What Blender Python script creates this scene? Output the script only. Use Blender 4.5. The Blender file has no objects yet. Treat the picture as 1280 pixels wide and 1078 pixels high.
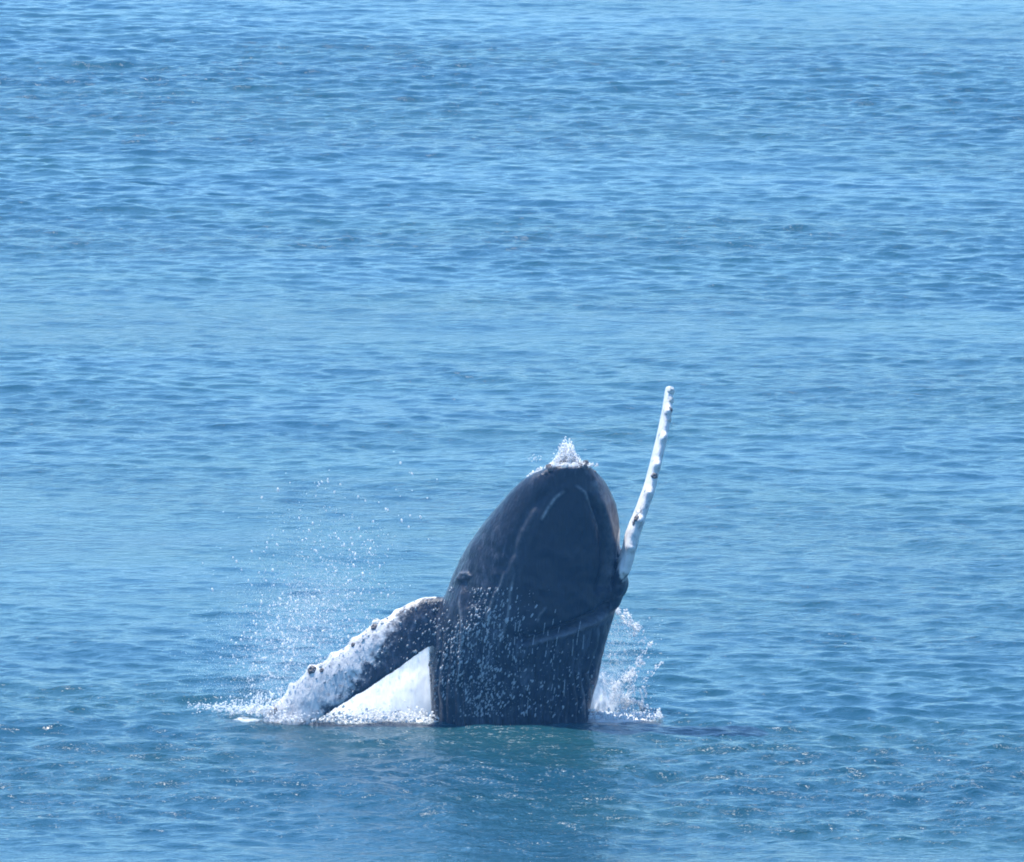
import bpy, bmesh, math, random
import numpy as np
from mathutils import Vector, noise as mnoise

random.seed(7)
rng = np.random.default_rng(11)
scene = bpy.context.scene
col = scene.collection
R = math.radians

# ------------------------------------------------------------------ camera
DIST, HEIGHT, PXM = 230.0, 31.0, 67.0          # metres to the whale, cliff height, photo pixels per metre there
SLANT = math.hypot(DIST, HEIGHT)
W, H = 1280.0, 1078.0
FOC = PXM * SLANT                              # focal length in photo pixels
PITCH = math.atan2(HEIGHT, DIST) - math.atan((900 - H / 2) / FOC)
cam_d = bpy.data.cameras.new('camera')
cam = bpy.data.objects.new('camera', cam_d)
col.objects.link(cam)
cam.location = (0, -DIST, HEIGHT)
cam.rotation_euler = (R(90) - PITCH, 0, 0)
cam_d.sensor_width = 36.0
cam_d.lens = 36.0 * FOC / W
cam_d.clip_start = 1.0
cam_d.clip_end = 60000
scene.camera = cam

# ------------------------------------------------------------------ sky, sun, exposure
SUN = Vector((-0.26, 0.23, 0.93)).normalized()
elev = math.asin(SUN.z)
world = bpy.data.worlds.new('World')
scene.world = world
world.use_nodes = True
wn = world.node_tree.nodes
bg = wn['Background']
sky = wn.new('ShaderNodeTexSky')
sky.sky_type = 'NISHITA'
sky.sun_disc = False
sky.sun_elevation = elev
sky.sun_rotation = math.atan2(SUN.x, SUN.y)
sky.altitude = 10
sky.air_density = 1.0
sky.dust_density = 0.3
sky.ozone_density = 3.0
tint = wn.new('ShaderNodeMix')                 # a cool, very clear maritime sky, the same all round
tint.data_type = 'RGBA'
tint.blend_type = 'MULTIPLY'
tint.inputs[0].default_value = 1.0
tint.inputs[7].default_value = (0.67, 0.96, 1.14, 1)
world.node_tree.links.new(sky.outputs[0], tint.inputs[6])
world.node_tree.links.new(tint.outputs[2], bg.inputs[0])
bg.inputs[1].default_value = 0.15
sun_d = bpy.data.lights.new('sun', 'SUN')
sun_d.energy = 5.0
sun_d.angle = R(0.5)
sun_d.color = (1.0, 0.965, 0.92)
sun = bpy.data.objects.new('sun', sun_d)
col.objects.link(sun)
sun.rotation_euler = SUN.to_track_quat('Z', 'Y').to_euler()
sun.location = SUN * 60
vs = scene.view_settings
vs.view_transform = 'Standard'
vs.look = 'None'
vs.exposure = 0.86
vs.gamma = 1.0
vs.use_curve_mapping = False
scene.cycles.use_denoising = True
scene.cycles.filter_width = 1.9
scene.cycles.sample_clamp_direct = 2.5
scene.cycles.max_bounces = 10
scene.cycles.diffuse_bounces = 8
scene.cycles.transparent_max_bounces = 12

# ------------------------------------------------------------------ helpers
CP, SP = math.cos(PITCH), math.sin(PITCH)


def at(px, py, y=0.0):
    """point of the place on the upright plane at depth y that the photo shows at pixel px, py"""
    dx, dv = (px - W / 2) / FOC, (H / 2 - py) / FOC
    d = (dx, CP + dv * SP, -SP + dv * CP)
    t = (y + DIST) / d[1]
    return Vector((d[0] * t, y, HEIGHT + d[2] * t))


def A2(pts):
    return [(at(px, py).x, at(px, py).z) for px, py in pts]


def link_mesh(name, verts, faces, mat=None, parent=None, smooth=True):
    me = bpy.data.meshes.new(name)
    me.from_pydata([tuple(v) for v in verts], [], faces)
    if smooth:
        me.polygons.foreach_set('use_smooth', [True] * len(me.polygons))
    me.update()
    o = bpy.data.objects.new(name, me)
    col.objects.link(o)
    if mat:
        me.materials.append(mat)
    if parent:
        o.parent = parent
    return o


def fast_mesh(name, co, quads_or_tris, k, mat):
    me = bpy.data.meshes.new(name)
    n = len(quads_or_tris)
    me.vertices.add(len(co))
    me.vertices.foreach_set('co', np.asarray(co, np.float32).ravel())
    me.loops.add(n * k)
    me.loops.foreach_set('vertex_index', np.asarray(quads_or_tris, np.int32).ravel())
    me.polygons.add(n)
    me.polygons.foreach_set('loop_start', np.arange(0, n * k, k, dtype=np.int32))
    me.polygons.foreach_set('use_smooth', np.ones(n, bool))
    me.update(calc_edges=True)
    me.materials.append(mat)
    o = bpy.data.objects.new(name, me)
    col.objects.link(o)
    return o


class NT:
    def __init__(s, name):
        s.m = bpy.data.materials.new(name)
        s.m.use_nodes = True
        s.t = s.m.node_tree
        s.b = s.t.nodes['Principled BSDF']
        s.out = s.t.nodes['Material Output']

    def n(s, typ, **kw):
        nd = s.t.nodes.new(typ)
        for k, v in kw.items():
            setattr(nd, k, v)
        return nd

    def l(s, a, b):
        s.t.links.new(a, b)

    def noise(s, vec, scale, detail=3, rough=0.55, dist=0.0):
        nd = s.n('ShaderNodeTexNoise')
        nd.inputs['Scale'].default_value = scale
        nd.inputs['Detail'].default_value = detail
        nd.inputs['Roughness'].default_value = rough
        nd.inputs['Distortion'].default_value = dist
        if vec is not None:
            s.l(vec, nd.inputs['Vector'])
        return nd.outputs[0]

    def mapping(s, vec, scale=(1, 1, 1), rot=(0, 0, 0), loc=(0, 0, 0)):
        nd = s.n('ShaderNodeMapping')
        nd.inputs['Scale'].default_value = scale
        nd.inputs['Rotation'].default_value = rot
        nd.inputs['Location'].default_value = loc
        s.l(vec, nd.inputs['Vector'])
        return nd.outputs[0]

    def ramp(s, fac, lo, hi, clo=0.0, chi=1.0):
        nd = s.n('ShaderNodeMapRange')
        nd.interpolation_type = 'SMOOTHSTEP'
        nd.inputs['From Min'].default_value = lo
        nd.inputs['From Max'].default_value = hi
        nd.inputs['To Min'].default_value = clo
        nd.inputs['To Max'].default_value = chi
        s.l(fac, nd.inputs['Value'])
        return nd.outputs[0]

    def math(s, op, a, b=None):
        nd = s.n('ShaderNodeMath', operation=op)
        for i, v in enumerate((a, b)):
            if v is None:
                continue
            if isinstance(v, (int, float)):
                nd.inputs[i].default_value = v
            else:
                s.l(v, nd.inputs[i])
        return nd.outputs[0]

    def mix(s, fac, a, b):
        nd = s.n('ShaderNodeMix', data_type='RGBA')
        if isinstance(fac, (int, float)):
            nd.inputs[0].default_value = fac
        else:
            s.l(fac, nd.inputs[0])
        for i, v in ((6, a), (7, b)):
            if isinstance(v, tuple):
                nd.inputs[i].default_value = (*v, 1)
            else:
                s.l(v, nd.inputs[i])
        return nd.outputs[2]

    def attr(s, name):
        return s.n('ShaderNodeAttribute', attribute_name=name).outputs['Fac']

    def pos(s):
        return s.n('ShaderNodeNewGeometry').outputs['Position']

    def bump(s, height, strength, dist, prev=None):
        nd = s.n('ShaderNodeBump')
        if isinstance(strength, (int, float)):
            nd.inputs['Strength'].default_value = strength
        else:
            s.l(strength, nd.inputs['Strength'])
        nd.inputs['Distance'].default_value = dist
        s.l(height, nd.inputs['Height'])
        if prev is not None:
            s.l(prev, nd.inputs['Normal'])
        return nd.outputs[0]


# ------------------------------------------------------------------ materials
def sea_material():
    n = NT('sea_water')
    p = n.pos()
    big = n.noise(n.mapping(p, (0.03, 0.05, 0)), 1.0, 2)
    gust = n.ramp(big, 0.35, 0.62, 0.55, 1.25)
    b1 = n.noise(n.mapping(p, (0.8, 1.25, 1), (0, 0, R(8))), 2.2, 4, 0.62, 0.4)
    b2 = n.noise(n.mapping(p, (0.9, 1.3, 1), (0, 0, R(-24))), 6.5, 3, 0.6, 0.3)
    s1 = n.math('MULTIPLY', gust, 0.75)
    nrm = n.bump(b1, s1, 0.13)
    nrm = n.bump(b2, s1, 0.042, nrm)
    n.l(nrm, n.b.inputs['Normal'])
    tint = n.noise(n.mapping(p, (0.1, 0.16, 0)), 1.0, 3)
    water = n.mix(n.ramp(tint, 0.35, 0.7), (0.005, 0.041, 0.064), (0.009, 0.049, 0.060))
    fo = n.attr('foam')
    fn = n.noise(n.mapping(p, (1.0, 1.0, 1)), 5.0, 5, 0.7)
    foam = n.ramp(n.math('ADD', fo, n.math('MULTIPLY', n.math('SUBTRACT', fn, 0.5), 0.9)), 0.35, 0.75)
    foam = n.math('MULTIPLY', foam, n.ramp(fo, 0.02, 0.2))
    n.l(n.mix(foam, water, (0.78, 0.80, 0.78)), n.b.inputs['Base Color'])
    n.l(n.ramp(foam, 0, 1, 0.14, 0.8), n.b.inputs['Roughness'])
    n.b.inputs['IOR'].default_value = 1.333
    return n.m


def skin_material():
    n = NT('whale_skin')
    p = n.pos()
    pale = n.attr('pale')
    edge = n.attr('edge')
    n1 = n.noise(p, 3.2, 5, 0.65, 0.5)
    n2 = n.noise(n.mapping(p, (1, 1, 1), (0, R(35), 0)), 9.0, 4, 0.65)
    v = n.math('ADD', pale, n.math('MULTIPLY', n.math('SUBTRACT', n1, 0.5), 1.1))
    v = n.math('ADD', v, n.math('MULTIPLY', n.math('SUBTRACT', n2, 0.5), 1.3))
    white = n.ramp(v, 0.22, 0.72)
    white = n.math('MULTIPLY', white, n.ramp(pale, 0.03, 0.25))
    dark = n.mix(n.noise(p, 2.0, 4), (0.004, 0.007, 0.014), (0.011, 0.016, 0.026))
    light = n.mix(n.noise(p, 7.0, 4), (0.80, 0.78, 0.75), (0.50, 0.47, 0.47))
    c = n.mix(white, dark, light)
    # pale ridge lines; on jaw fold and lip they paint reflected light
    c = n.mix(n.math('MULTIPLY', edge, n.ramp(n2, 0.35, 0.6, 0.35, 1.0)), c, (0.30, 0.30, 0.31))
    # pale speckle, partly glistening water drips put into the colour
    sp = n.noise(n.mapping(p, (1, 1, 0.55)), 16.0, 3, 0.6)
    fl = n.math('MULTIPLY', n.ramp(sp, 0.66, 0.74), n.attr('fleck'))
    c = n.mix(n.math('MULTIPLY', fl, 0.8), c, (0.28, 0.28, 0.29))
    # greyer mottled skin outside the smooth chin; long streaks paint glints on running water
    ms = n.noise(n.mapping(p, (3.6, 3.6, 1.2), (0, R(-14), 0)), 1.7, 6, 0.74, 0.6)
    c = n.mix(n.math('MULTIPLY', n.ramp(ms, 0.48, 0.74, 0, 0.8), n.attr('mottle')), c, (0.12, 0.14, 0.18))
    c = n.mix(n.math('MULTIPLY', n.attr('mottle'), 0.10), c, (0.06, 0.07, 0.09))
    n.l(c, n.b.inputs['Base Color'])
    n.b.inputs['IOR'].default_value = 1.36
    n.l(n.ramp(n2, 0.3, 0.7, 0.28, 0.5), n.b.inputs['Roughness'])
    st = n.noise(n.mapping(p, (7, 7, 0.9)), 1.6, 4, 0.6)
    h = n.bump(st, 0.65, 0.045)
    h = n.bump(n.noise(p, 14.0, 4, 0.6), 0.45, 0.02, h)
    n.l(h, n.b.inputs['Normal'])
    return n.m


def spray_material(name, translucency, color=(0.88, 0.9, 0.92), alpha=None):
    n = NT(name)
    n.b.inputs['Base Color'].default_value = (*color, 1)
    n.b.inputs['Roughness'].default_value = 0.25
    n.b.inputs['IOR'].default_value = 1.33
    tr = n.n('ShaderNodeBsdfTranslucent')
    tr.inputs['Color'].default_value = (*color, 1)
    mx = n.n('ShaderNodeMixShader')
    mx.inputs[0].default_value = translucency
    n.l(n.b.outputs[0], mx.inputs[1])
    n.l(tr.outputs[0], mx.inputs[2])
    last = mx.outputs[0]
    if alpha:
        p = n.pos()
        nz = n.noise(n.mapping(p, alpha['scale']), 1.0, 5, 0.62, 0.4)
        a = n.math('ADD', n.attr('dens'), n.math('MULTIPLY', n.math('SUBTRACT', nz, 0.5), alpha['amp']))
        a = n.ramp(a, alpha['lo'], alpha['hi'])
        tp = n.n('ShaderNodeBsdfTransparent')
        m2 = n.n('ShaderNodeMixShader')
        n.l(a, m2.inputs[0])
        n.l(tp.outputs[0], m2.inputs[1])
        n.l(last, m2.inputs[2])
        last = m2.outputs[0]
    n.l(last, n.out.inputs['Surface'])
    return n.m


def plain(name, c, rough=0.5, vary=0.3, scale=20):
    n = NT(name)
    p = n.pos()
    n.l(n.mix(n.noise(p, scale, 3), tuple(x * (1 - vary) for x in c), tuple(min(1, x * (1 + vary)) for x in c)), n.b.inputs['Base Color'])
    n.b.inputs['Roughness'].default_value = rough
    n.l(n.bump(n.noise(p, scale * 2, 3), 0.5, 0.01), n.b.inputs['Normal'])
    return n.m


M_SEA = sea_material()
M_SKIN = skin_material()
M_DROP = spray_material('spray_drops', 0.5, (0.93, 0.93, 0.93))
M_SHEET = spray_material('white_water', 0.45, (0.9, 0.92, 0.94), dict(scale=(6.5, 2.5, 0.9), amp=1.0, lo=0.12, hi=1.10))
M_BEAD = spray_material('wet_beads', 0.15, (0.42, 0.44, 0.46))
M_BARN = plain('barnacle_shell', (0.55, 0.53, 0.48), 0.7, 0.35, 25)
M_BARND = plain('dark_barnacle', (0.10, 0.085, 0.08), 0.6, 0.4, 25)
M_EYE = plain('whale_eye', (0.008, 0.008, 0.01), 0.1, 0.1, 10)

# ------------------------------------------------------------------ sea: one sheet of wind waves reaching the horizon
def axis(core_lo, core_hi, step0, step1, mid, far_lo, far_hi):
    """fine steps in the middle, slowly widening for `mid` metres, then quickly to the horizon"""
    a = [core_lo]
    while a[-1] < core_hi:
        f = (a[-1] - core_lo) / (core_hi - core_lo)
        a.append(a[-1] + step0 + (step1 - step0) * f)
    s, x = step1, a[-1]
    while x < far_hi:
        s *= 1.045 if x < core_hi + mid else 1.3
        x += s
        a.append(x)
    b, s, x = [], step0, core_lo
    while x > far_lo:
        s *= 1.045 if x > core_lo - mid else 1.3
        x -= s
        b.append(x)
    return np.array(b[::-1] + a)


us = axis(-12.5, 12.5, 0.075, 0.075, 16, -6000, 6000)
ys = axis(-24, 184, 0.078, 0.135, 12, -400, 30000)
U, Y = np.meshgrid(us, ys)
fan = np.clip((Y + DIST) / DIST, 0.8, 6.0)               # wider spaced the farther out the water lies
X = (U * fan).astype(np.float32)
Y = Y.astype(np.float32)
STEP = np.maximum(np.gradient(us)[None, :] * fan, np.gradient(ys)[:, None]).astype(np.float32)
gust = np.zeros_like(X)
for k in range(7):
    a = rng.uniform(0, 6.28)
    kx, ky = rng.normal(0, 0.05), rng.normal(0, 0.10)
    gust += np.cos(kx * X + ky * Y + a)
gust = 1.0 + 0.16 * gust
# slick bands crossing the picture
gust *= 1 - 0.55 * np.exp(-((Y - 72 + 0.05 * X) / 6.0) ** 2) - 0.6 * np.exp(-((Y + 19.0) / 5.0) ** 2)
gust *= 1 - 0.15 / (1 + np.exp((Y - 22) / 7.0))          # lee of the shore: gentler water close in
bulge = np.exp(-(((X - 0.55) / 1.7) ** 2 + ((Y + 1.9) / 0.9) ** 2))
calm = 1 - 0.45 * np.exp(-(((X - 0.55) / 1.6) ** 2 + ((Y + 2.2) / 1.2) ** 2))
Z = np.zeros_like(X)
DX = np.zeros_like(X)
DY = np.zeros_like(X)
NW = 170
for i in range(NW):
    lam = 0.27 * (12 / 0.27) ** ((i + rng.random()) / NW)
    th = R(-97) + rng.normal(0, 0.62)                      # mostly running towards the shore
    kk = 2 * math.pi / lam
    slope = 0.0212 * min(1.0, (1.15 / lam) ** 1.0) * rng.uniform(0.6, 1.4)
    amp = slope / kk
    ph = (kk * math.cos(th)) * X + (kk * math.sin(th)) * Y + np.float32(rng.uniform(0, 6.28))
    fade = np.clip((lam / STEP - 2.6) / 1.8, 0, 1)
    g = fade * (gust if lam < 5 else 1.0) * (calm if lam < 2.5 else 1.0)
    c = np.cos(ph) * g
    s = np.sin(ph) * g
    Z += amp * c
    if lam > 0.55:                                         # fronts steeper than backs
        Z += (0.27 * 2 * amp) * s * np.cos(ph)
    q = 0.5
    DX -= q * amp * math.cos(th) * s
    DY -= q * amp * math.sin(th) * s
Z += 0.17 * bulge
far = np.hypot(X, Y)
Z -= np.where(far > 3000, (far / 6371000.0) * far * 0.5, 0).astype(np.float32)
ny, nx = X.shape
co = np.stack([X + DX, Y + DY, Z], -1).reshape(-1, 3)
idx = np.arange(nx * ny).reshape(ny, nx)
quads = np.stack([idx[:-1, :-1], idx[:-1, 1:], idx[1:, 1:], idx[1:, :-1]], -1).reshape(-1, 4)
sea = fast_mesh('sea', co, quads, 4, M_SEA)
sea['kind'] = 'structure'
sea['label'] = 'open blue sea ruffled by small wind waves'


def blob(cx, cy, rx, ry, a=1.0):
    return a * np.exp(-(((X - cx) / rx) ** 2 + ((Y - cy) / ry) ** 2))


foam = np.zeros_like(X)
for b in ((-2.9, 0.3, 1.3, 0.7, 1.0), (-4.9, 0.2, 0.7, 0.5, 0.55), (2.0, 0.2, 0.9, 0.8, 0.8), (-1.7, 0.3, 0.6, 0.9, 0.9), (2.6, 0.4, 0.4, 0.4, 0.5)):
    foam = np.maximum(foam, blob(*b))
foam = np.maximum(foam, np.exp(-((Y - 0.6) / 0.7) ** 2) * 0.42 / (1 + np.exp(-(X + 6.0) * 5)) / (1 + np.exp((X + 4.4) * 5)))
# small white specks on the water: foam, and glints painted as foam
for (px, py, r, a) in ((234, 1061, 0.16, 0.8), (1000, 1050, 0.2, 0.45), (1195, 660, 0.10, 0.7), (1143, 660, 0.06, 0.6), (117, 734, 0.05, 0.6), (930, 222, 0.11, 0.8), (860, 669, 0.10, 0.45), (10, 1052, 0.13, 0.55), (80, 1050, 0.13, 0.5), (640, 1046, 0.15, 0.4), (1265, 1045, 0.2, 0.5), (655, 906, 0.18, 0.35), (612, 922, 0.22, 0.5)):
    dv = (H / 2 - py) / FOC
    t = HEIGHT / (SP - dv * CP)
    yy = t * (CP + dv * SP) - DIST
    xx = t * (px - W / 2) / FOC
    foam = np.maximum(foam, blob(xx, yy, r * 0.8, r * 0.9, a * 0.85))
at_f = sea.data.attributes.new('foam', 'FLOAT', 'POINT')
at_f.data.foreach_set('value', foam.ravel().astype(np.float32))

# ------------------------------------------------------------------ thin sea haze filling the air over the water
hz = NT('sea_haze')
hz.t.nodes.remove(hz.b)
pv = hz.n('ShaderNodeVolumePrincipled')
pv.inputs['Color'].default_value = (0.14, 0.46, 1.0, 1)
pv.inputs['Density'].default_value = 0.00024
pv.inputs['Anisotropy'].default_value = 0.0
hz.l(pv.outputs[0], hz.out.inputs['Volume'])
hb = bmesh.new()
bmesh.ops.create_cube(hb, size=1.0)
z0, z1 = float(Z.min()) - 1.0, HEIGHT + 4.0
for v in hb.verts:
    v.co = (v.co.x * 70000, v.co.y * 70000, z0 + (v.co.z + 0.5) * (z1 - z0))
hm = bpy.data.meshes.new('haze')
hb.to_mesh(hm)
hb.free()
hm.materials.append(hz.m)
haze = bpy.data.objects.new('haze', hm)
col.objects.link(haze)
haze['kind'] = 'stuff'

# ------------------------------------------------------------------ whale
whale = bpy.data.objects.new('humpback_whale', None)
col.objects.link(whale)
whale.empty_display_size = 0.5
whale['label'] = 'dark humpback whale breaching upright with one white flipper raised'
whale['category'] = 'whale'


def loft(rings):
    """rings: lists of equal length -> closed mesh verts, faces"""
    v, f = [], []
    m = len(rings[0])
    for r in rings:
        v += r
    for i in range(len(rings) - 1):
        for j in range(m):
            a, b = i * m + j, i * m + (j + 1) % m
            f.append((a, b, b + m, a + m))
    f.append(tuple(range(m))[::-1])
    f.append(tuple((len(rings) - 1) * m + j for j in range(m)))
    return v, f


# outline of the body: photo row, left, right, half depth, depth of the axis
rows = [(1030, 545, 725, 1.25, 0.45), (960, 541, 731, 1.25, 0.32), (900, 540, 735, 1.25, 0.20), (870, 538, 741, 1.26, 0.14), (840, 536, 749, 1.27, 0.08),
        (810, 537, 756, 1.28, 0.04), (780, 542, 764, 1.28, 0.0), (760, 549, 770, 1.27, -0.02), (740, 558, 773, 1.25, -0.03),
        (720, 566, 774, 1.21, -0.05), (700, 575, 775, 1.15, -0.10), (680, 586, 775, 1.07, -0.17), (660, 600, 774.5, 0.97, -0.26),
        (645, 612, 773, 0.88, -0.34), (630, 625, 770, 0.77, -0.44), (614, 639, 763, 0.64, -0.56), (603, 650, 757, 0.54, -0.65), (595, 661, 750, 0.46, -0.72),
        (589, 674, 744, 0.40, -0.78), (585, 684, 740, 0.34, -0.84), (582, 690, 737, 0.27, -0.90)]
rings = []
NSEG = 56
tab = np.array(rows, float)
rr = np.linspace(1030, 582, 120)
for r in rr:
    L, Rr, D, yc = [np.interp(-r, -tab[:, 0], tab[:, c]) for c in (1, 2, 3, 4)]
    a, b = at(L, r, yc), at(Rr, r, yc)
    cx, hw = (a.x + b.x) / 2, (b.x - a.x) / 2
    z = a.z
    ring = []
    for j in range(NSEG):
        t = 2 * math.pi * j / NSEG
        c, s = math.cos(t), math.sin(t)
        e = 0.92
        ring.append(Vector((cx + hw * math.copysign(abs(c) ** e, c), yc + D * math.copysign(abs(s) ** e, s), z)))
    rings.append(ring)
bv, bf = loft(rings)


def flipper(spine, chord, thick, half_chord, n=70):
    """spine pts, chord dirs, half thickness, half chord at the knots -> closed tapering blade with tubercles on its leading edge"""
    k = len(spine)
    tt = np.linspace(0, k - 1, n)

    def ip(vals):
        v = np.array([tuple(x) if hasattr(x, '__len__') else (x,) for x in vals], float)
        out = np.stack([np.interp(tt, np.arange(k), v[:, c]) for c in range(v.shape[1])], 1)
        ker = np.array([1, 2, 3, 2, 1]) / 9.0
        for c in range(out.shape[1]):
            out[:, c] = np.convolve(np.pad(out[:, c], 2, mode='reflect', reflect_type='odd'), ker, 'valid')
        return out
    S, E, T, Hc = ip(spine), ip(chord), ip(thick)[:, 0], ip(half_chord)[:, 0]
    rings = []
    for i in range(n):
        tang = Vector(S[min(i + 1, n - 1)] - S[max(i - 1, 0)]).normalized()
        e = Vector(E[i])
        e = (e - tang * e.dot(tang)).normalized()
        nn = tang.cross(e).normalized()
        f = i / (n - 1)
        tub = 0.13 * max(0, math.sin(f * 9 * 2 * math.pi + 1.0)) ** 2 * (0.3 + f) * min(1, f * 4)
        ring = []
        for j in range(22):
            t = 2 * math.pi * j / 22
            c, s = math.cos(t), math.sin(t)
            w = Hc[i] * c * (1 + (tub if c > 0.5 else 0) * 1.6)
            h = T[i] * s * (0.62 + 0.38 * c)
            ring.append(Vector(S[i]) + e * w + nn * h)
        rings.append(ring)
    return loft(rings)


# the flipper that reaches down to the water on the left
LU = [(572, 750), (545, 745), (520, 753), (495, 768), (468, 781), (440, 803), (410, 822), (383, 838), (360, 861), (334, 892), (318, 915)]
LL = [(570, 800), (540, 806), (520, 815), (500, 831), (478, 848), (455, 865), (432, 880), (412, 893), (392, 905), (362, 915), (336, 926)]
ydep = [-0.1, -0.2, -0.28, -0.34, -0.38, -0.38, -0.36, -0.32, -0.26, -0.2, -0.15]
sp, ch, hc = [], [], []
for u, l, d in zip(LU, LL, ydep):
    p, q = at(*u, d + 0.28), at(*l, d - 0.22)
    sp.append((p + q) / 2)
    ch.append((p - q).normalized())
    hc.append((p - q).length / 2 * 0.97)
lv, lf = flipper(sp, ch, [0.34, 0.28, 0.24, 0.22, 0.2, 0.19, 0.17, 0.15, 0.13, 0.11, 0.08], hc)
SPL = [tuple(v) for v in sp]
CHL, HCL = ch, hc

# the flipper raised on the right, seen nearly edge-on
RS = [(756, 748), (770, 726), (778, 709), (784, 692), (790, 665), (801, 636), (811, 607), (819, 576), (826, 546), (832, 516), (836.5, 484)]
rd = [-0.15, -0.28, -0.40, -0.45, -0.45, -0.40, -0.32, -0.22, -0.12, 0.0, 0.1]
sp2 = [at(px, py, d) for (px, py), d in zip(RS, rd)]
ch2 = [Vector((0.02 + 0.10 * min(1, i / 8), -1, 0.0)) for i in range(11)]
rv, rf = flipper(sp2, ch2, [0.30, 0.22, 0.175, 0.195, 0.19, 0.155, 0.142, 0.135, 0.13, 0.122, 0.105],
                 [0.5, 0.5, 0.52, 0.56, 0.56, 0.52, 0.48, 0.44, 0.40, 0.35, 0.2])
SPR = [tuple(v) for v in sp2]


def lump(px, py, y, rx, ry, rz, rot=0.0):
    c = at(px, py, y)
    bm = bmesh.new()
    bmesh.ops.create_icosphere(bm, subdivisions=3, radius=1)
    ca, sa = math.cos(rot), math.sin(rot)
    v = []
    for q in bm.verts:
        x, yy, z = q.co.x * rx, q.co.y * ry, q.co.z * rz
        v.append(Vector((x * ca - z * sa, yy, x * sa + z * ca)) + c)
    f = [tuple(w.index for w in g.verts) for g in bm.faces]
    bm.free()
    return v, f


pieces = [(bv, bf), (lv, lf), (rv, rf),
          lump(763, 740, -0.20, 0.25, 0.60, 0.46, R(-28)),      # shoulder of the raised flipper
          lump(773, 732, -0.38, 0.18, 0.48, 0.28, R(-22)),
          lump(765, 750, -0.30, 0.17, 0.45, 0.30, R(-30))]
av, af = [], []
for v, f in pieces:
    o0 = len(av)
    av += v
    af += [tuple(i + o0 for i in g) for g in f]
tmp = link_mesh('body_source', av, af)
md = tmp.modifiers.new('remesh', 'REMESH')
md.mode = 'VOXEL'
md.voxel_size = 0.022
sm = tmp.modifiers.new('smooth', 'SMOOTH')
sm.factor = 0.5
sm.iterations = 12
dg = bpy.context.evaluated_depsgraph_get()
me = bpy.data.meshes.new_from_object(tmp.evaluated_get(dg))
bpy.data.objects.remove(tmp)
me.name = 'body'
body = bpy.data.objects.new('body', me)
col.objects.link(body)
body.parent = whale
me.materials.clear()
me.materials.append(M_SKIN)
nv = len(me.vertices)
P = np.empty(nv * 3, np.float32)
me.vertices.foreach_get('co', P)
P = P.reshape(-1, 3).astype(float)
N = np.empty(nv * 3, np.float32)
me.vertices.foreach_get('normal', N)
N = N.reshape(-1, 3).astype(float)


def seg_dist(pts, q, dim):
    """distance of every q to the polyline, and the running parameter of the nearest point"""
    best = np.full(len(q), 1e9)
    par = np.zeros(len(q))
    for i in range(len(pts) - 1):
        a, b = np.array(pts[i][:dim]), np.array(pts[i + 1][:dim])
        ab = b - a
        t = np.clip(((q[:, :dim] - a) @ ab) / (ab @ ab), 0, 1)
        d = np.linalg.norm(q[:, :dim] - a - t[:, None] * ab, axis=1)
        m = d < best
        best[m] = d[m]
        par[m] = (i + t)[m]
    return best, par / (len(pts) - 1)


def sstep(x, a, b):
    t = np.clip((x - a) / (b - a), 0, 1)
    return t * t * (3 - 2 * t)


dL, tL = seg_dist(SPL, P, 3)
dR, tR = seg_dist(SPR, P, 3)
onL = (P[:, 0] < at(538, 800).x + 0.12) & (dL < 0.9) & (tL > 0.08)
dRx, tRx = seg_dist([(a, c) for a, b, c in SPR], P[:, [0, 2]], 2)
onR = (dR < 0.75) & (dRx < 0.24) & (tR > 0.10) & (dR < 0.62) & (P[:, 0] > at(764, 700).x)
front = sstep(-N[:, 1], 0.0, 0.35) * (~onL) * (~onR)
Q = P[:, [0, 2]]
disp = np.zeros(nv)
edge = np.zeros(nv)


def line(pts, w, h, e=0.0):
    global disp, edge
    d, t = seg_dist(A2(pts), Q, 2)
    end = np.clip(np.minimum(t, 1 - t) * 8, 0, 1)
    g = np.exp(-(d / w) ** 2) * front * end
    disp += h * g
    if e:
        edge = np.maximum(edge, e * g)


# chin: the long oval of the lower jaw, its rims and grooves
line([(714, 596), (704, 602), (690, 613), (676, 636), (664, 668), (655, 705), (648, 740), (640, 772)], 0.07, 0.02)
line([(706, 604), (694, 613), (684, 628), (676, 642)], 0.026, 0.02, 0.9)
line([(718, 597), (730, 606), (738, 622), (746, 645), (751, 664)], 0.024, 0.02, 0.6)
line([(733, 608), (744, 628), (752, 650), (756, 675), (757, 700), (752, 722), (746, 738)], 0.075, -0.12)
line([(740, 606), (752, 626), (760, 650), (764, 676), (763, 704), (757, 728)], 0.085, 0.08, 0.22)  # pale lip strip: sky reflection put into the colour
line([(690, 602), (672, 618), (655, 640), (643, 668), (634, 700)], 0.08, -0.02)
line([(672, 620), (664, 640), (650, 664), (640, 700), (633, 732)], 0.07, 0.025, 0.13)
line([(742, 591), (752, 606), (761, 626)], 0.09, 0.01, 0.5)
# folds where the jaw meets the throat
line([(640, 786), (660, 790), (690, 780), (720, 772), (748, 760), (772, 742)], 0.075, -0.13)
line([(655, 797), (680, 789), (712, 781), (742, 770), (764, 760)], 0.06, 0.07, 0.35)  # pale line paints the light caught along this fold
line([(700, 776), (722, 768), (745, 757)], 0.03, -0.05)
# long ridges over the left cheek
line([(644, 705), (638, 730), (635, 760), (628, 785), (622, 800)], 0.022, 0.028, 0.7)
line([(632, 704), (626, 722), (618, 735), (612, 752), (606, 772)], 0.03, 0.026, 0.45)
line([(574, 742), (577, 765), (578, 790), (575, 815)], 0.022, 0.024, 0.7)
line([(683, 748), (675, 757), (671, 768)], 0.02, 0.015, 0.5)
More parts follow.
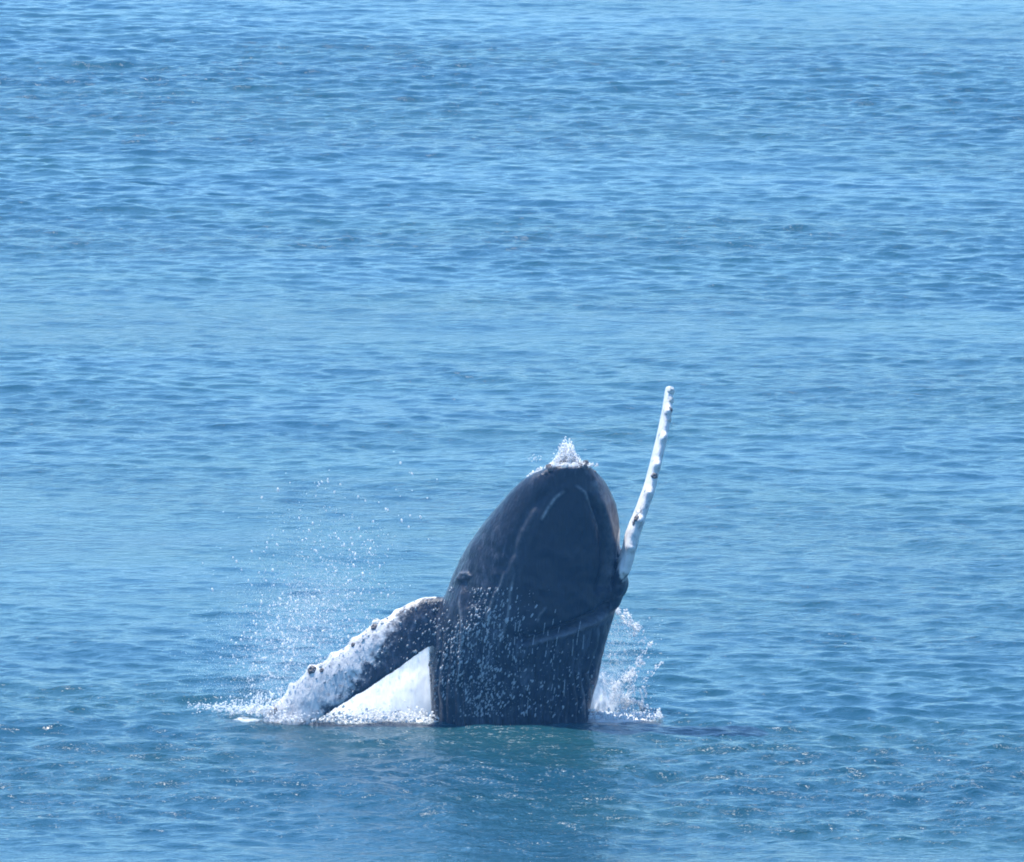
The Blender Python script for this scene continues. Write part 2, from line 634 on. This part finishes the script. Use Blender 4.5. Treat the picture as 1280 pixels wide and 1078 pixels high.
# eye socket
line([(578, 718), (584, 728), (588, 740), (594, 750)], 0.13, -0.05)
line([(572, 722), (576, 713), (584, 711), (588, 716)], 0.03, 0.03, 0.3)
# ventral pleats below the jaw
pz = np.array([at(640, r).z for r in (900, 770)])
mask = sstep(P[:, 2], pz[1] + 0.12, pz[1] - 0.55) * front
wob = 0.10 * np.sin(P[:, 2] * 1.7) + 0.035 * np.sin(P[:, 2] * 5.1 + P[:, 0] * 2)
phase = (P[:, 0] + wob * (0.6 + 0.3 * P[:, 0]) - 0.05 * P[:, 2]) / 0.155 * 2 * math.pi
pl = np.abs(np.sin(phase / 2)) ** 0.7
disp += 0.055 * (pl - 0.6) * mask
# broad unevenness of the skin, and knobs along the flippers
lumps = np.array([mnoise.noise(Vector(p) * 2.3) for p in P]) * 0.032 + np.array([mnoise.noise(Vector(p) * 6.1) for p in P]) * 0.016
lumps *= 1 - 0.7 * sstep(P[:, 2], at(0, 690).z, at(0, 630).z)
disp += lumps * (front + 0.5 * (1 - front))
P2 = P + N * disp[:, None]
me.vertices.foreach_set('co', P2.astype(np.float32).ravel())
me.polygons.foreach_set('use_smooth', np.ones(len(me.polygons), bool))
me.update()

# where the skin is white: the flippers, with dark mottling and a painted sunlit rim
e_at = np.array(CHL)[np.clip((tL * (len(SPL) - 1)).round().astype(int), 0, len(SPL) - 1)]
c_at = np.stack([np.interp(tL * (len(SPL) - 1), np.arange(len(SPL)), np.array(SPL)[:, k]) for k in range(3)], 1)
across = np.einsum('ij,ij->i', P - c_at, e_at) / np.interp(tL * (len(SPL) - 1), np.arange(len(SPL)), HCL)
paleL = sstep(tL + 0.22 * across, 0.16, 0.56) * (0.62 + 0.42 * np.clip(across, -0.9, 0.5) + 0.36 * tL)
paleL = np.maximum(paleL, sstep(across, 0.66, 0.92) * sstep(tL, 0.05, 0.12) * 0.95)  # sunlight on the upper rim, painted white right up to the body
paleR = sstep(tR, 0.14, 0.25) * (0.74 - 0.45 * sstep(-P[:, 0], -at(775, 700).x - 0.02, -at(770, 700).x) * sstep(-P[:, 2], -at(0, 676).z, -at(0, 700).z))
pale = np.where(onR, paleR, np.where(onL, paleL, 0.0))
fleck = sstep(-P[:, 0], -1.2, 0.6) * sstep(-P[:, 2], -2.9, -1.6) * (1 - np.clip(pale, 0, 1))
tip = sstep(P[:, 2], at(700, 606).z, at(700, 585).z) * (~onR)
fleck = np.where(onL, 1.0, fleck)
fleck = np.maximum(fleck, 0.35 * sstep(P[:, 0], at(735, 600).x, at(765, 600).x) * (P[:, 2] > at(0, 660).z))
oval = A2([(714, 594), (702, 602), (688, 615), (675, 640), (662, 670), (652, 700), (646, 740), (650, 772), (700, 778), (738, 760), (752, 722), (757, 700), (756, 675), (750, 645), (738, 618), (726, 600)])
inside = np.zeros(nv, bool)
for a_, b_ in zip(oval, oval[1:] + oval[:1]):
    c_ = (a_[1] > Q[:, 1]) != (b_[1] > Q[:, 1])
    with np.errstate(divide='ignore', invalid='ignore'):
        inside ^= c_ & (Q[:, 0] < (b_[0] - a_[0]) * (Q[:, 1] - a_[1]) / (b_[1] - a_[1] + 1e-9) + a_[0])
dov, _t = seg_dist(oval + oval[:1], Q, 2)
upper = 1 - 0.75 * sstep(P[:, 2], at(0, 690).z, at(0, 630).z) * (P[:, 0] < at(700, 600).x)  # less grey on the upper left, dims the sunlit head in the colour
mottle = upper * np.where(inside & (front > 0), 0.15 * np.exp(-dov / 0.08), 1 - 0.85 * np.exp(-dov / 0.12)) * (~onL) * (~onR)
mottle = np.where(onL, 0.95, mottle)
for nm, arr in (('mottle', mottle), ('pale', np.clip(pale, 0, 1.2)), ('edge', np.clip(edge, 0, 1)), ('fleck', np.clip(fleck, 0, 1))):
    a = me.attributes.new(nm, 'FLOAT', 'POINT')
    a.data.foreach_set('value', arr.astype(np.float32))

# ray helper: the front of the whale's skin at a photo pixel
bm_tree = None
from mathutils.bvhtree import BVHTree
tris = np.empty(len(me.polygons) * 4, np.int32)
dg = bpy.context.evaluated_depsgraph_get()
tree = BVHTree.FromPolygons([Vector(p) for p in P2], [tuple(p.vertices) for p in me.polygons])


def skin_hit(px, py):
    o = at(px, py, -20)
    d = (at(px, py, 0) - o).normalized()
    return tree.ray_cast(o, d)[:2]


# eye
h, n_ = skin_hit(580, 728)
if h:
    v, f = lump(581, 729, h.y + 0.03, 0.032, 0.036, 0.026)
    link_mesh('eye', v, f, M_EYE, whale)


# barnacles: one mesh per kind, a crusty cone with an open top
def barnacle_mesh(name, mat, seed):
    r = random.Random(seed)
    prof = [(1.0, 0.0), (0.92, 0.25), (0.72, 0.62), (0.5, 0.9), (0.36, 0.86), (0.2, 0.55)]
    rg = []
    for k, (q, z) in enumerate(prof):
        rg.append([Vector((q * math.cos(2 * math.pi * j / 10) * (1 + 0.16 * (j % 2) + r.uniform(-.08, .08)),
                           q * math.sin(2 * math.pi * j / 10) * (1 + 0.16 * (j % 2) + r.uniform(-.08, .08)), z + r.uniform(-.06, .06))) for j in range(10)])
    v, f = loft(rg)
    m = bpy.data.meshes.new(name)
    m.from_pydata([tuple(a) for a in v], [], f)
    m.materials.append(mat)
    m.update()
    return m


B_W = [barnacle_mesh('barnacle', M_BARN, s) for s in (1, 2, 3)]
B_D = [barnacle_mesh('dark_barnacle', M_BARND, s) for s in (4, 5)]


def barnacle(loc, nrm, r, dark=False, tall=1.0):
    o = bpy.data.objects.new('barnacle', random.choice(B_D if dark else B_W))
    col.objects.link(o)
    o.parent = whale
    o.location = loc - nrm * r * 0.15
    o.rotation_euler = nrm.to_track_quat('Z', 'Y').to_euler()
    o.scale = (r, r, r * tall)


def on_surface(px, py, y=None):
    if y is None:
        return skin_hit(px, py)
    hit = tree.find_nearest(at(px, py, y))
    return hit[0], hit[1]


for px, py, r, dk, tall in ((689, 583, 0.075, True, 1.0), (695, 581, 0.06, False, 1.0), (700, 582, 0.085, True, 1.3), (707, 581, 0.065, False, 1.2), (713, 582, 0.08, True, 1.0),
                            (718, 581, 0.055, False, 1.2), (724, 582, 0.075, True, 1.3), (730, 581, 0.065, False, 1.4), (735, 583, 0.085, True, 1.5),
                            (683, 588, 0.06, True, 0.9), (741, 590, 0.055, True, 0.8)):
    for y in (-1.08, -0.84):
        if random.random() < 0.25:
            continue
        h, nn = on_surface(px + random.uniform(-3, 3), py + 1, y)
        barnacle(h, (nn + Vector((0, 0, 0.7))).normalized(), r * random.uniform(0.5, 1.15), dk, tall)
for px, py, r, dk in ((384, 833, 0.085, True), (396, 826, 0.05, False), (470, 777, 0.08, False), (476, 773, 0.05, False), (467, 784, 0.07, True), (402, 838, 0.05, True), (441, 806, 0.045, True), (343, 889, 0.07, True)):
    h, nn = on_surface(px, py)
    if h is None:
        h, nn = on_surface(px, py, -0.3)
    barnacle(h, nn, r, dk, 0.6)
for px, py, r, dk in ((829, 572, 0.055, True), (831, 571, 0.05, False), (818, 595, 0.06, True), (795, 648, 0.07, True), (797, 642, 0.05, False), (792, 654, 0.045, True), (842, 488, 0.07, False), (841, 500, 0.07, False), (839, 512, 0.05, True), (837, 525, 0.06, False)):
    h, nn = on_surface(px, py)
    if h is None:
        h, nn = on_surface(px, py, -0.2)
    barnacle(h, nn, r, dk, 0.55)

# ------------------------------------------------------------------ white water and spray
OCT_V = np.array([(1, 0, 0), (-1, 0, 0), (0, 1, 0), (0, -1, 0), (0, 0, 1), (0, 0, -1)], float)
OCT_F = np.array([(0, 2, 4), (2, 1, 4), (1, 3, 4), (3, 0, 4), (2, 0, 5), (1, 2, 5), (3, 1, 5), (0, 3, 5)])
_bm = bmesh.new()
bmesh.ops.create_icosphere(_bm, subdivisions=1, radius=1)
ICO_V = np.array([tuple(v.co) for v in _bm.verts])
ICO_F = np.array([[v.index for v in f.verts] for f in _bm.faces])
_bm.free()


class Spray:
    def __init__(s):
        s.v, s.f, s.n = [], [], 0

    def add(s, c, r, axis=None, stretch=1.0, fine=False):
        bvv, bff = (OCT_V, OCT_F) if fine else (ICO_V, ICO_F)
        v = bvv * (1 + rng.uniform(-0.22, 0.22, (len(bvv), 1))) * r
        if axis is not None:
            a = np.asarray(axis, float)
            a = a / (np.linalg.norm(a) + 1e-9)
            v = v + np.outer(v @ a, a) * (stretch - 1)
        s.v.append(v + np.asarray(c, float))
        s.f.append(bff + s.n)
        s.n += len(bvv)

    def strand(s, p0, vel, T, r0, n, jitter=0.02, beads=0.5):
        """water thrown along a ballistic path, breaking into beads"""
        p0, vel = np.asarray(p0, float), np.asarray(vel, float)
        for k in range(n):
            t = T * (k + rng.uniform(0, 0.8)) / n
            p = p0 + vel * t + np.array((0, 0, -4.9 * t * t))
            w = vel + np.array((0, 0, -9.8 * t))
            p = p + rng.normal(0, jitter * (0.3 + 1.6 * t / T), 3)
            if p[2] < 0.02:
                continue
            r = r0 * (1.1 - 0.6 * k / n) * rng.uniform(0.45, 1.25)
            s.add(p, r, w, rng.uniform(1.1, 2.4 - beads))

    def build(s, name, mat, label=None, category=None, parent=None):
        o = fast_mesh(name, np.concatenate(s.v), np.concatenate(s.f), 3, mat)
        o['kind'] = 'stuff'
        if label:
            o['label'] = label
        if category:
            o['category'] = category
        if parent:
            o.parent = parent
        return o


# drops flung up over the left flipper
s = Spray()
clusters = [(440, 705, 18, 22, 60), (465, 690, 9, 9, 30), (400, 602, 5, 4, 5), (405, 690, 35, 30, 90), (390, 765, 40, 28, 210), (365, 800, 28, 24, 240), (350, 840, 22, 22, 260), (420, 780, 30, 18, 150), (345, 770, 22, 30, 90), (470, 655, 26, 16, 22), (500, 605, 30, 20, 10), (400, 640, 40, 25, 40), (440, 745, 30, 16, 90), (360, 720, 40, 40, 60), (310, 830, 20, 25, 70)]
for cx, cy, wx, wy, n in clusters:
    for _ in range(n):
        px, py = rng.normal(cx, wx), rng.normal(cy, wy)
        p = at(px, py, rng.normal(0.6, 0.5))
        if p.z < 0.05:
            continue
        s.add(p, 0.006 + 0.015 * rng.random() ** 3, (rng.normal(0, 0.4), 0, 1), rng.uniform(1.0, 2.2))
for _ in range(20000):
    k = rng.random()
    px = rng.normal(410 - 75 * k, 34 + 14 * k)
    py = rng.normal(730 + 140 * k, 36)
    p = at(px, py, rng.normal(0.7, 0.5))
    if p.z < 0.03:
        continue
    s.add(p, rng.uniform(0.0025, 0.006), fine=True)
s.build('left_spray', M_DROP, 'fine spray of drops hanging above the lowered white flipper', 'spray').name = 'spray'

# splash thrown out to the right of the body
s = Spray()
def stream(pts, wide, n, r0, r1, y=1.2, stretch=2.0, torn=0.55):
    """a torn strand of water along a curve: dense cords, gaps and stray beads"""
    pts = [np.array(p, float) for p in pts]
    ln = [np.linalg.norm(b - a) for a, b in zip(pts, pts[1:])]
    tot = sum(ln)
    off, ph = rng.uniform(0, 50), rng.uniform(0, 9)
    for _ in range(n):
        q = rng.random()
        if mnoise.noise(Vector((q * tot / 9.0, off, 0))) < torn * rng.uniform(-1, 0.7):
            continue
        d, k = q * tot, 0
        while k < len(ln) - 1 and d > ln[k]:
            d -= ln[k]
            k += 1
        t = (pts[k + 1] - pts[k]) / ln[k]
        c = pts[k] + t * d + np.array((-t[1], t[0])) * (rng.normal(0, wide) + wide * 1.3 * math.sin(q * tot / 6 + ph))
        p = at(c[0], c[1], y + rng.normal(0, 0.10))
        if p.z > 0.01:
            s.add(p, r0 + (r1 - r0) * rng.random() ** 2.5, (t[0], 0, -t[1]), rng.uniform(1.0, stretch))


stream([(766, 756), (776, 766), (788, 776), (800, 788)], 2.2, 240, 0.006, 0.026)
stream([(768, 760), (780, 774), (792, 784), (803, 786)], 1.6, 160, 0.006, 0.024)
stream([(790, 780), (796, 795), (801, 812), (803, 822)], 4.0, 130, 0.005, 0.017)
stream([(748, 893), (764, 872), (780, 848), (795, 835), (806, 829)], 2.4, 520, 0.007, 0.028)
stream([(752, 895), (768, 876), (786, 856), (800, 840)], 2.6, 340, 0.006, 0.024)
stream([(780, 852), (786, 838), (796, 828), (808, 815), (812, 802)], 1.6, 150, 0.006, 0.018)
stream([(800, 850), (812, 846), (820, 838), (829, 826)], 1.5, 90, 0.006, 0.016)
stream([(770, 880), (782, 868), (798, 862), (809, 863)], 2.0, 230, 0.006, 0.022)
stream([(775, 893), (784, 880), (796, 877), (806, 882), (814, 892), (826, 893)], 2.0, 330, 0.007, 0.028)
stream([(752, 842), (760, 856), (768, 868), (772, 882)], 2.4, 160, 0.006, 0.02)
for _ in range(26):
    x0 = rng.uniform(742, 806)
    y0 = rng.uniform(850, 888)
    stream([(x0, y0), (x0 + rng.normal(2, 2), y0 + rng.uniform(10, 22))], 0.7, 34, 0.005, 0.016, stretch=3.0)
for _ in range(130):
    k = rng.random()
    p = at(rng.normal(786, 17), 772 + 124 * k, rng.normal(1.0, 0.25))
    s.add(p, 0.005 + 0.013 * rng.random() ** 3, (0.2, 0, 1), rng.uniform(1, 2.2))
for _ in range(4200):
    k = rng.random() ** 0.7
    p = at(rng.normal(778 - 14 * k, 13 + 7 * k), 768 + 131 * k, rng.normal(1.05, 0.3))
    if p.z > 0.02:
        s.add(p, rng.uniform(0.003, 0.007), fine=True)
# low line of froth
for _ in range(420):
    p = at(rng.uniform(735, 828), 899 - abs(rng.normal(0, 5)), rng.normal(0.0, 0.25))
    s.add(p, rng.uniform(0.007, 0.025), (0, 0, 1), rng.uniform(0.8, 1.8))
s.build('splash', M_DROP, 'white splash bursting up on the right beside the dark body', 'splash')


# curtain of white water between the lowered flipper and the body
def curtain(name, corners, nx_, nz_, dens_fn, depth, mat):
    """thick sheet: corners(u, v) -> pixel & depth; folded by noise"""
    vv, dn = [], []
    for i in range(nz_ + 1):
        for j in range(nx_ + 1):
            u, v = j / nx_, i / nz_
            px, py, y = corners(u, v)
            p = at(px, py, y)
            q = Vector((p.x * 2.6, 0, p.z * 1.3))
            y2 = depth * (mnoise.noise(q) + 0.5 * mnoise.noise(q * 2.3) + 0.3 * mnoise.noise(q * 5))
            vv.append(p + Vector((0.06 * mnoise.noise(q * 2 + Vector((7, 0, 0))), y2, 0.05 * mnoise.noise(q * 3 + Vector((0, 5, 0))))))
            dn.append(dens_fn(u, v))
    f = []
    w = nx_ + 1
    for i in range(nz_):
        for j in range(nx_):
            f.append((i * w + j, i * w + j + 1, (i + 1) * w + j + 1, (i + 1) * w + j))
    return vv, f, dn


VV, FF, DD = [], [], []


def add_sheet(*a):
    vv, f, dn = curtain(*a)
    o0 = len(VV)
    VV.extend(vv)
    FF.extend([tuple(i + o0 for i in g) for g in f])
    DD.extend(dn)


def lerp(a, b, t):
    return a + (b - a) * t


for k in range(4):
    add_sheet('', lambda u, v, k=k: (lerp(375 - 8 * k, 547, u), lerp(906, lerp(898, 798 - 6 * k, min(1, u * 1.12)), v), 0.25 + 0.22 * k + 0.3 * (1 - v)), 80, 46,
              lambda u, v, k=k: 1.05 - 0.12 * k - 0.55 * max(0, v - 0.55) * 1.6 - 0.8 * max(0, 0.10 - u) * 6 - 0.75 * max(0, u - 0.92) * 10 * (0.5 + 0.5 * v) - 0.30 * v, 0.045, None)
for k in range(3):
    add_sheet('', lambda u, v, k=k: (lerp(728, 775 + 6 * k, u), lerp(906, 842 - 8 * k, v), 0.75 + 0.2 * k), 40, 36,
              lambda u, v, k=k: 0.92 - 0.55 * v - 0.40 * u * u, 0.14, None)
sheet = link_mesh('white_water', VV, FF, M_SHEET)
sheet['kind'] = 'stuff'
sheet['label'] = 'curtain of white water pouring between lowered flipper and body'
sheet['category'] = 'splash'
a = sheet.data.attributes.new('dens', 'FLOAT', 'POINT')
a.data.foreach_set('value', np.clip(np.array(DD), 0, 1.2).astype(np.float32))

# froth along the foot of the curtain, the flipper tip and the trail to its left
s = Spray()
for _ in range(2600):
    p = at(rng.uniform(330, 548), 903 - abs(rng.normal(0, 7)), rng.normal(0.0, 0.3))
    s.add(p, 0.006 + 0.022 * rng.random() ** 2, (1, 0, 0.3), rng.uniform(0.9, 1.6))
for _ in range(480):
    k = rng.random()
    p = at(330 + rng.normal(0, 22), 890 - abs(rng.normal(0, 13)), rng.normal(0.1, 0.3))
    s.add(p, 0.005 + 0.018 * rng.random() ** 2, (0.4, 0, 1), rng.uniform(1, 2))
for _ in range(380):
    k = rng.random() ** 1.4
    p = at(330 - 95 * k, 888 - 6 * k + rng.normal(0, 3), rng.normal(0.4, 0.4))
    s.add(p, rng.uniform(0.006, 0.022) * (1.1 - 0.5 * k), (1, 0, 0.1), rng.uniform(1, 2))
s.build('froth', M_DROP, 'white froth around the flipper tip where it enters the sea', 'foam')

# water thrown off the tip of the chin
s = Spray()
for _ in range(260):
    a = at(rng.normal(711, 10.5), 582, rng.normal(-0.1, 0.14))
    lift = 2.7 * math.exp(-((a.x - at(709, 582).x) / 0.21) ** 2) * rng.uniform(0.5, 1.0) + 0.5
    s.strand(a, (rng.normal(-0.05, 0.15), rng.normal(0, 0.15), lift), lift / 9.8 * rng.uniform(0.9, 1.5), rng.uniform(0.008, 0.020), 12, 0.012, 0.0)
for _ in range(170):
    a = at(rng.uniform(690, 738), 584, rng.normal(-1.0, 0.08))
    s.strand(a, (rng.normal(0, 0.12), rng.normal(-0.05, 0.1), rng.uniform(0.5, 1.25)), 0.13, rng.uniform(0.006, 0.014), 5, 0.01, 0.0)
for _ in range(120):
    k = rng.random()
    p = at(660 + 26 * k + rng.normal(0, 2.5), 597 - 13 * k + rng.normal(0, 2.0), rng.normal(0, 0.12))
    s.add(p, rng.uniform(0.008, 0.022), (1, 0, 0.6), rng.uniform(1, 2))
for _ in range(26):
    p = at(rng.normal(670, 5), rng.normal(573, 2), 0)
    s.add(p, rng.uniform(0.006, 0.012))
s.build('chin_spray', M_DROP, 'small plume of white water spurting off the upturned chin', 'spray').name = 'spray'

# water running down the skin: wet beads and trickles lying on the surface
s = Spray()
cnt = 0
while cnt < 1900:
    if rng.random() < 0.84:
        px, py = rng.normal(590, 34), rng.uniform(735, 896)
    else:
        px, py = rng.uniform(640, 745), rng.uniform(800, 896)
        if rng.random() < 0.45:
            continue
    h, nn = skin_hit(px, py)
    if h is None or h.z < 0.03:
        continue
    if mnoise.noise(Vector((h.x * 2.2 - h.z * 0.5, 3.1, h.z * 1.1))) < rng.uniform(-0.6, 0.25):
        continue
    cnt += 1
    sz = rng.random() ** 3
    ax = np.array((rng.normal(0.4, 0.3), 0, 1.0))
    s.add(np.array(h) + np.array(nn) * 0.004, 0.0035 + 0.017 * sz, ax, rng.uniform(1.2, 3.2))
for _ in range(30):
    px, py = rng.uniform(545, 745), rng.uniform(760, 860)
    L = rng.uniform(15, 45)
    for k in range(int(L * 1.2)):
        h, nn = skin_hit(px + 1.2 * math.sin(k * 0.06 + px) - 0.10 * k, py + k * 0.8)
        if h and h.z > 0.02 and mnoise.noise(Vector((px, k * 0.12, 0))) > -0.1:
            s.add(np.array(h), rng.uniform(0.005, 0.011), (0.1, 0, 1), 2.2)
for _ in range(260):
    px, py = rng.uniform(395, 545), rng.uniform(745, 880)
    h, nn = skin_hit(px, py)
    if h and h.z > 0.03:
        s.add(np.array(h) + np.array(nn) * 0.005, 0.006 + 0.014 * rng.random() ** 3, (0.4, 0, 1), rng.uniform(1.2, 2.6))
s.build('water_beads', M_BEAD, parent=whale)
